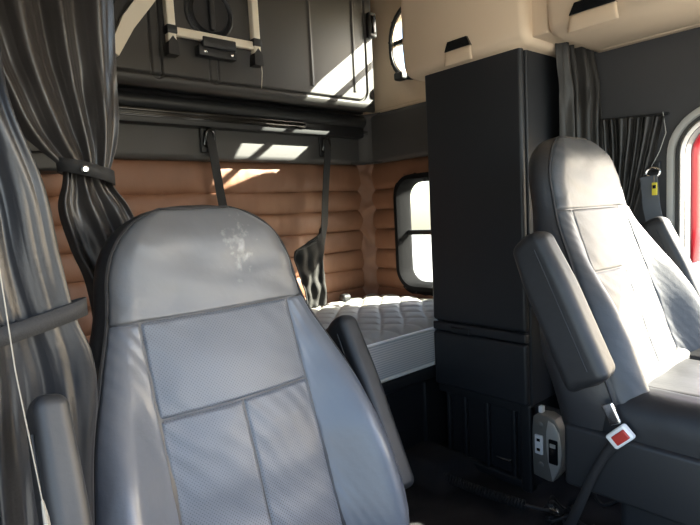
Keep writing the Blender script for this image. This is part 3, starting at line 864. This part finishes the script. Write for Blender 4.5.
def make_seat(label, loc, dz, arms, low=0, LE='leather', PE='perf', HE='scuff'):
    root = empty('truck_seat', loc)
    tag(root, label, 'seat', 'black leather truck seats')
    def P(p): return (p[0], p[1], p[2]+dz)
    zs = [.30+(.80-.30)*i/44 for i in range(45)]+[.80+(ZTOP-.80)*math.sin(PI/2*i/26) for i in range(1, 27)]
    vs = []; n = 96
    for z in zs: vs += [P(p) for p in seat_ring(min(z, ZTOP-.0004))]
    fs = [(j*n+i, j*n+(i+1) % n, (j+1)*n+(i+1) % n, (j+1)*n+i) for j in range(len(zs)-1) for i in range(n)]
    fs += [tuple(range(n-1, -1, -1)), tuple((len(zs)-1)*n+i for i in range(n))]
    back = MB().add(vs, fs).build('backrest', M['leather_side'], root, angle=60)
    def panel(name, xl, xr, z0, z1, m, nx=60, nz=80, puff=.007, seed=0, wr=0.0):
        def fn(u, v):
            z = z0(u) + (z1(u)-z0(u))*v if callable(z0) else z0+(z1-z0)*v
            a, b_ = xl(z), xr(z); x = a+(b_-a)*u
            yf, ym, Tz, w_ = seat_front(x, z)
            eu = min(u, 1-u)*abs(b_-a); ev = min(v, 1-v)*abs((z1-z0) if not callable(z0) else .15)
            g = (1-math.exp(-(eu/.0022)**1.4))*(1-math.exp(-(ev/.0022)**1.4))
            d = puff*.6*g-.0012+.0018*(1-math.exp(-(min(eu, ev)/.03)**2))
            d += wr*g*noise.noise(Vector((x*14+seed, z*20, seed)))
            # stretched folds radiating from the seam ends
            fold = wr*.5*math.exp(-eu/.05)*math.sin((z*1.3+x*seed*.2)*120+5*noise.noise(Vector((x*9, z*9, seed))))*g
            d += fold*math.exp(-ev/.10)
            # direction: outwards from the surface (mostly -y, sideways at the edge)
            sx = math.copysign(sm(.8, 1.0, abs(x)/w_), x)
            zz_ = sm(ZTOP-.03, ZTOP, z)
            nn = Vector((sx, -(1-abs(sx)*.7), zz_)).normalized()
            return P((x+nn.x*d, yf+nn.y*d, z+nn.z*d))
        return MB().grid(fn, nx, nz).build(name, m, back, angle=70)
    SE = .752; SM = .612; XI = .132
    edge = .935
    panel('headrest_cover', lambda z: -seat_w(z)*edge, lambda z: seat_w(z)*edge, SE, ZTOP-.006, M[HE], 150, 110, .006, 3, .0026)
    panel('upper_panel', lambda z: -XI, lambda z: XI, SM, SE, M[PE], 110, 70, .006, 5, .0012)
    panel('lower_panel', lambda z: -XI, lambda z: .0, .32, SM, M[PE], 60, 120, .006, 6, .0015)
    panel('lower_panel', lambda z: .0, lambda z: XI, .32, SM, M[PE], 60, 120, .006, 9, .0015)
    panel('side_bolster', lambda z: -seat_w(z)*edge, lambda z: -XI, .31, SE, M[LE], 70, 180, .006, 12, .002)
    panel('side_bolster', lambda z: XI, lambda z: seat_w(z)*edge, .31, SE, M[LE], 70, 180, .006, 17, .002)
    # piping along the outer edge of the facing
    pts = []
    for z in [.33+(ZTOP-.006-.33)*i/60 for i in range(61)]:
        x = -seat_w(z)*.945; pts.append(P((x, seat_front(x, z)[0]-.001, z)))
    top = []
    zt = ZTOP-.006; wt = seat_w(zt)*.945
    for i in range(1, 30):
        x = -wt+2*wt*i/30; top.append(P((x, seat_front(x, zt)[0]-.001, zt)))
    pts = pts+top+[(-p[0], p[1], p[2]) for p in reversed(pts)]
    MB().tube(pts, .0032, 6).build('piping', M['thread'], back)
    # cushion
    cz = .30+dz-low; cyc = -.335
    def dfm(p):
        x, y, z = p
        top_ = sm(-.02, .07, z)
        z2 = z + .022*sm(.13, .2, abs(x))*top_ + .012*top_*sm(.1, -.2, y) - .012*top_*math.cos(min(1, abs(x)/.14)*PI/2)*0
        x2 = x*(1-.05*sm(0, -.25, y))
        gz = min(abs(abs(x)-.135), abs(y+.02) if abs(x) < .135 else 9)
        z2 -= .008*math.exp(-(gz/.006)**2)*top_
        z2 += .003*noise.noise(Vector((x*12, y*12, 3)))*top_
        return (x2, y, z2)
    cu = MB().rbox((0, cyc, cz), (.53, .48, .16), .05, 6, (80, 60, 4), deform=dfm).build('seat_cushion', M['leather_arm'], root, angle=70)
    zc2 = cz-.085
    b = MB().rbox((0, cyc, zc2), (.52, .46, .05), .02, 3); b.build('cushion_pan', M['plastic'], root)
    # pedestal with ribbed side covers
    b = MB().rbox((0, cyc+.0, (zc2)/2), (.40, .42, zc2), .02, 3)
    for zz_ in (.05, .09, .14):
        if zz_ < zc2-.03: b.rbox((0, cyc, zz_), (.43, .45, .022), .008, 2)
    b.build('pedestal', M['plastic'], root)
    MB().rbox((0, -.09, .29+dz-low), (.50, .12, .22), .03, 3).build('recliner_housing', M['plastic'], root)
    for sgn in (-1, 1):
        MB().rbox((sgn*.262, -.20, .255+dz), (.022, .30, .13), .01, 3).build('side_cover', M['plastic'], root)
    for (ax, top_, bot_, wd, th) in arms:
        T_ = Vector(top_); B_ = Vector(bot_); ln = (T_-B_).length
        zax = (T_-B_).normalized(); xax = Vector((1, 0, 0)); yax = zax.cross(xax).normalized()
        mx = Matrix((xax, yax, zax)).transposed().to_4x4(); mx.translation = (T_+B_)/2+Vector((ax, 0, 0))
        def df(p, ln=ln):
            x, y, z = p; t = z/ln
            k = 1-.16*sm(.1, .5, t); return (x*(1-.1*sm(.2, .5, t)), y*k, z+.012*noise.noise(Vector((x*20, y*20, z*9))))
        a_ = MB().rbox((0, 0, 0), (th, wd, ln), min(.03, th*.34), 5, (4, 8, 24), mx=mx, deform=df).build('armrest', M['leather_arm'], root, angle=70)
        # stitched seam along the pad
        s_ = MB()
        for sx in (-1, 1):
            s_.tube([tuple(mx @ Vector((sx*(th/2+.0005), -wd*.18, -ln/2+.03+(ln-.06)*i/12))) for i in range(13)], .0014, 6)
        s_.build('armrest_seam', M['thread'], a_)
        s_ = MB().lathe([(.028, -.5*th), (.03, -.3*th), (.03, .3*th), (.028, .5*th)], (0, 0, 0), 'X', 20)
        s_.v = [tuple(mx @ (Vector(v)+Vector((-math.copysign(.02, ax), wd*.1, -ln/2+.03)))) for v in s_.v]
        s_.build('armrest_hinge', M['plastic'], a_)
    return root
S1 = make_seat('near black leather passenger seat, its pale-scuffed headrest filling the foreground', (.400, .80, 0), 0,
               [(.290, (0, .05, .675), (0, -.10, .35), .10, .05), (-.300, (0, -.205, .73), (0, -.30, .40), .088, .034)], low=.11)
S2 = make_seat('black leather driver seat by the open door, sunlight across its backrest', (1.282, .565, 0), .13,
               [(-.348, (0, -.030, .835), (0, -.150, .570), .088, .06), (.320, (0, .01, .83), (0, -.12, .50), .11, .06)], LE='leather_shaded', PE='perf_shaded', HE='leather_shaded')
S2.scale = (1.05, 1, 1)
# buckle stalk on the driver seat
bu = empty('seat_belt_buckle', (.985, .418, .30)); tag(bu, 'red-buttoned seat belt buckle on a stalk beside the driver seat cushion', 'seat belt buckle')
def bp(x, y, z): return (x-.975, y-.43, z-.30)
b = MB().tube([bp(.99, .53, .20), bp(.980, .50, .27), bp(.972, .475, .33), bp(.970, .455, .38), bp(.970, .432, .425), bp(.970, .418, .445)], [.011, .010, .009, .008, .009, .011], 10, flat=.6); b.build('stalk', M['rubber'], bu)
def oriented(c, size, zdir, r, m, name, parent, n=3):
    z_ = Vector(zdir).normalized(); x_ = Vector((1, 0, 0)); x_ = (x_-z_*x_.dot(z_)).normalized(); y_ = z_.cross(x_)
    mx = Matrix((x_, y_, z_)).transposed().to_4x4(); mx.translation = Vector(c)
    return MB().rbox((0, 0, 0), size, r, n, mx=mx).build(name, m, parent)
oriented(bp(.970, .408, .462), (.018, .030, .045), (0, -.5, .5), .005, M['white'], 'buckle_body', bu)
oriented(bp(.9600, .404, .464), (.006, .018, .030), (0, -.5, .5), .002, M['redbtn'], 'release_button', bu)
oriented(bp(.972, .425, .500), (.008, .022, .040), (0, .3, .6), .003, M['chrome'], 'latch_plate', bu)

# ------------------------------------------------------------------ small floor things
ac = empty('coiled_air_hose', (1.3, 1.0, 0)); tag(ac, 'black coiled hose with brass fitting lying across the dark floor', 'hose')
A_ = Vector((1.29, 1.13, .025)); B_ = Vector((1.30, .79, .035)); NT = 34
axis = (B_-A_); e1 = Vector((0, 0, 1)); e2 = Vector((1, 0, 0)); pts = []
for i in range(NT*12+1):
    t = i/(NT*12); a = 2*PI*NT*t; sag = -.008*math.sin(PI*t)
    pts.append(tuple(A_+axis*t+e1*(.012*math.sin(a)+sag)+e2*.012*math.cos(a)-Vector((1.3, 1.0, 0))))
MB().tube(pts, .0035, 6).build('coil', M['rubber'], ac)
b = MB().tube([(-.055, .215, .02), (-.035, .19, .016), (-.01, .13, .025)], .005, 8); b.build('lead', M['rubber'], ac); b = MB().tube([(.0, -.21, .035), (.02, -.25, .03), (.06, -.29, .02), (.11, -.30, .02)], .005, 8)
b.build('lead', M['rubber'], ac)
b = MB().tube([(-.075, .235, .024), (-.066, .226, .023), (-.055, .215, .02)], [.005, .007, .006], 8); b.build('brass_fitting', mat('brass', (.6, .48, .25), .3, metal=1), ac)
cbz = empty('cable_bundle', (1.36, .70, 0)); tag(cbz, 'tangle of black cables on the floor between the inverter and the driver seat', 'cables')
b = MB()
random.seed(9)
for k in range(5):
    p = [Vector((.0+random.uniform(-.05, .05), .02+random.uniform(-.04, .05), .01))]
    for q in range(6): p.append(p[-1]+Vector((random.uniform(-.05, .06), random.uniform(-.045, .02), random.uniform(-.015, .04))))
    p = [Vector((v.x, v.y, max(v.z, .008))) for v in p]
    P2 = []
    for i in range(len(p)-1):
        for t in range(5):
            f = t/5; a, b2, c, d = p[max(i-1, 0)], p[i], p[i+1], p[min(i+2, len(p)-1)]
            P2.append(.5*((2*b2)+(-a+c)*f+(2*a-5*b2+4*c-d)*f*f+(-a+3*b2-3*c+d)*f**3))
    b.tube(P2, .005, 6)
b.build('cables', M['rubber'], cbz)
b = MB().rbox((-.02, .02, .03), (.02, .03, .014), .004, 2); b.build('connector', M['chrome'], cbz)

# thin cord beside the passenger seat
cd_ = empty('pull_cable', (.05, .35, .72)); tag(cd_, 'thin pale cable running down at the left edge past the curtain', 'cable')
b = MB().tube([(-.011, 0, .40), (-.008, 0, .22), (-.004, 0, .10), (.002, 0, .02)], .0004, 6); b.build('cable', M['silver'], cd_)
b = MB().tube([(.002, 0, .02), (.003, 0, .008), (.004, 0, -.03)], [.0008, .0018, .0022], 8); b.build('cable_end', M['silver'], cd_)

# outside: pale concrete yard
struct(MB().box((-30, -30, -1.35), (40, 40, -1.3), .001).build('ground', M['concrete']))
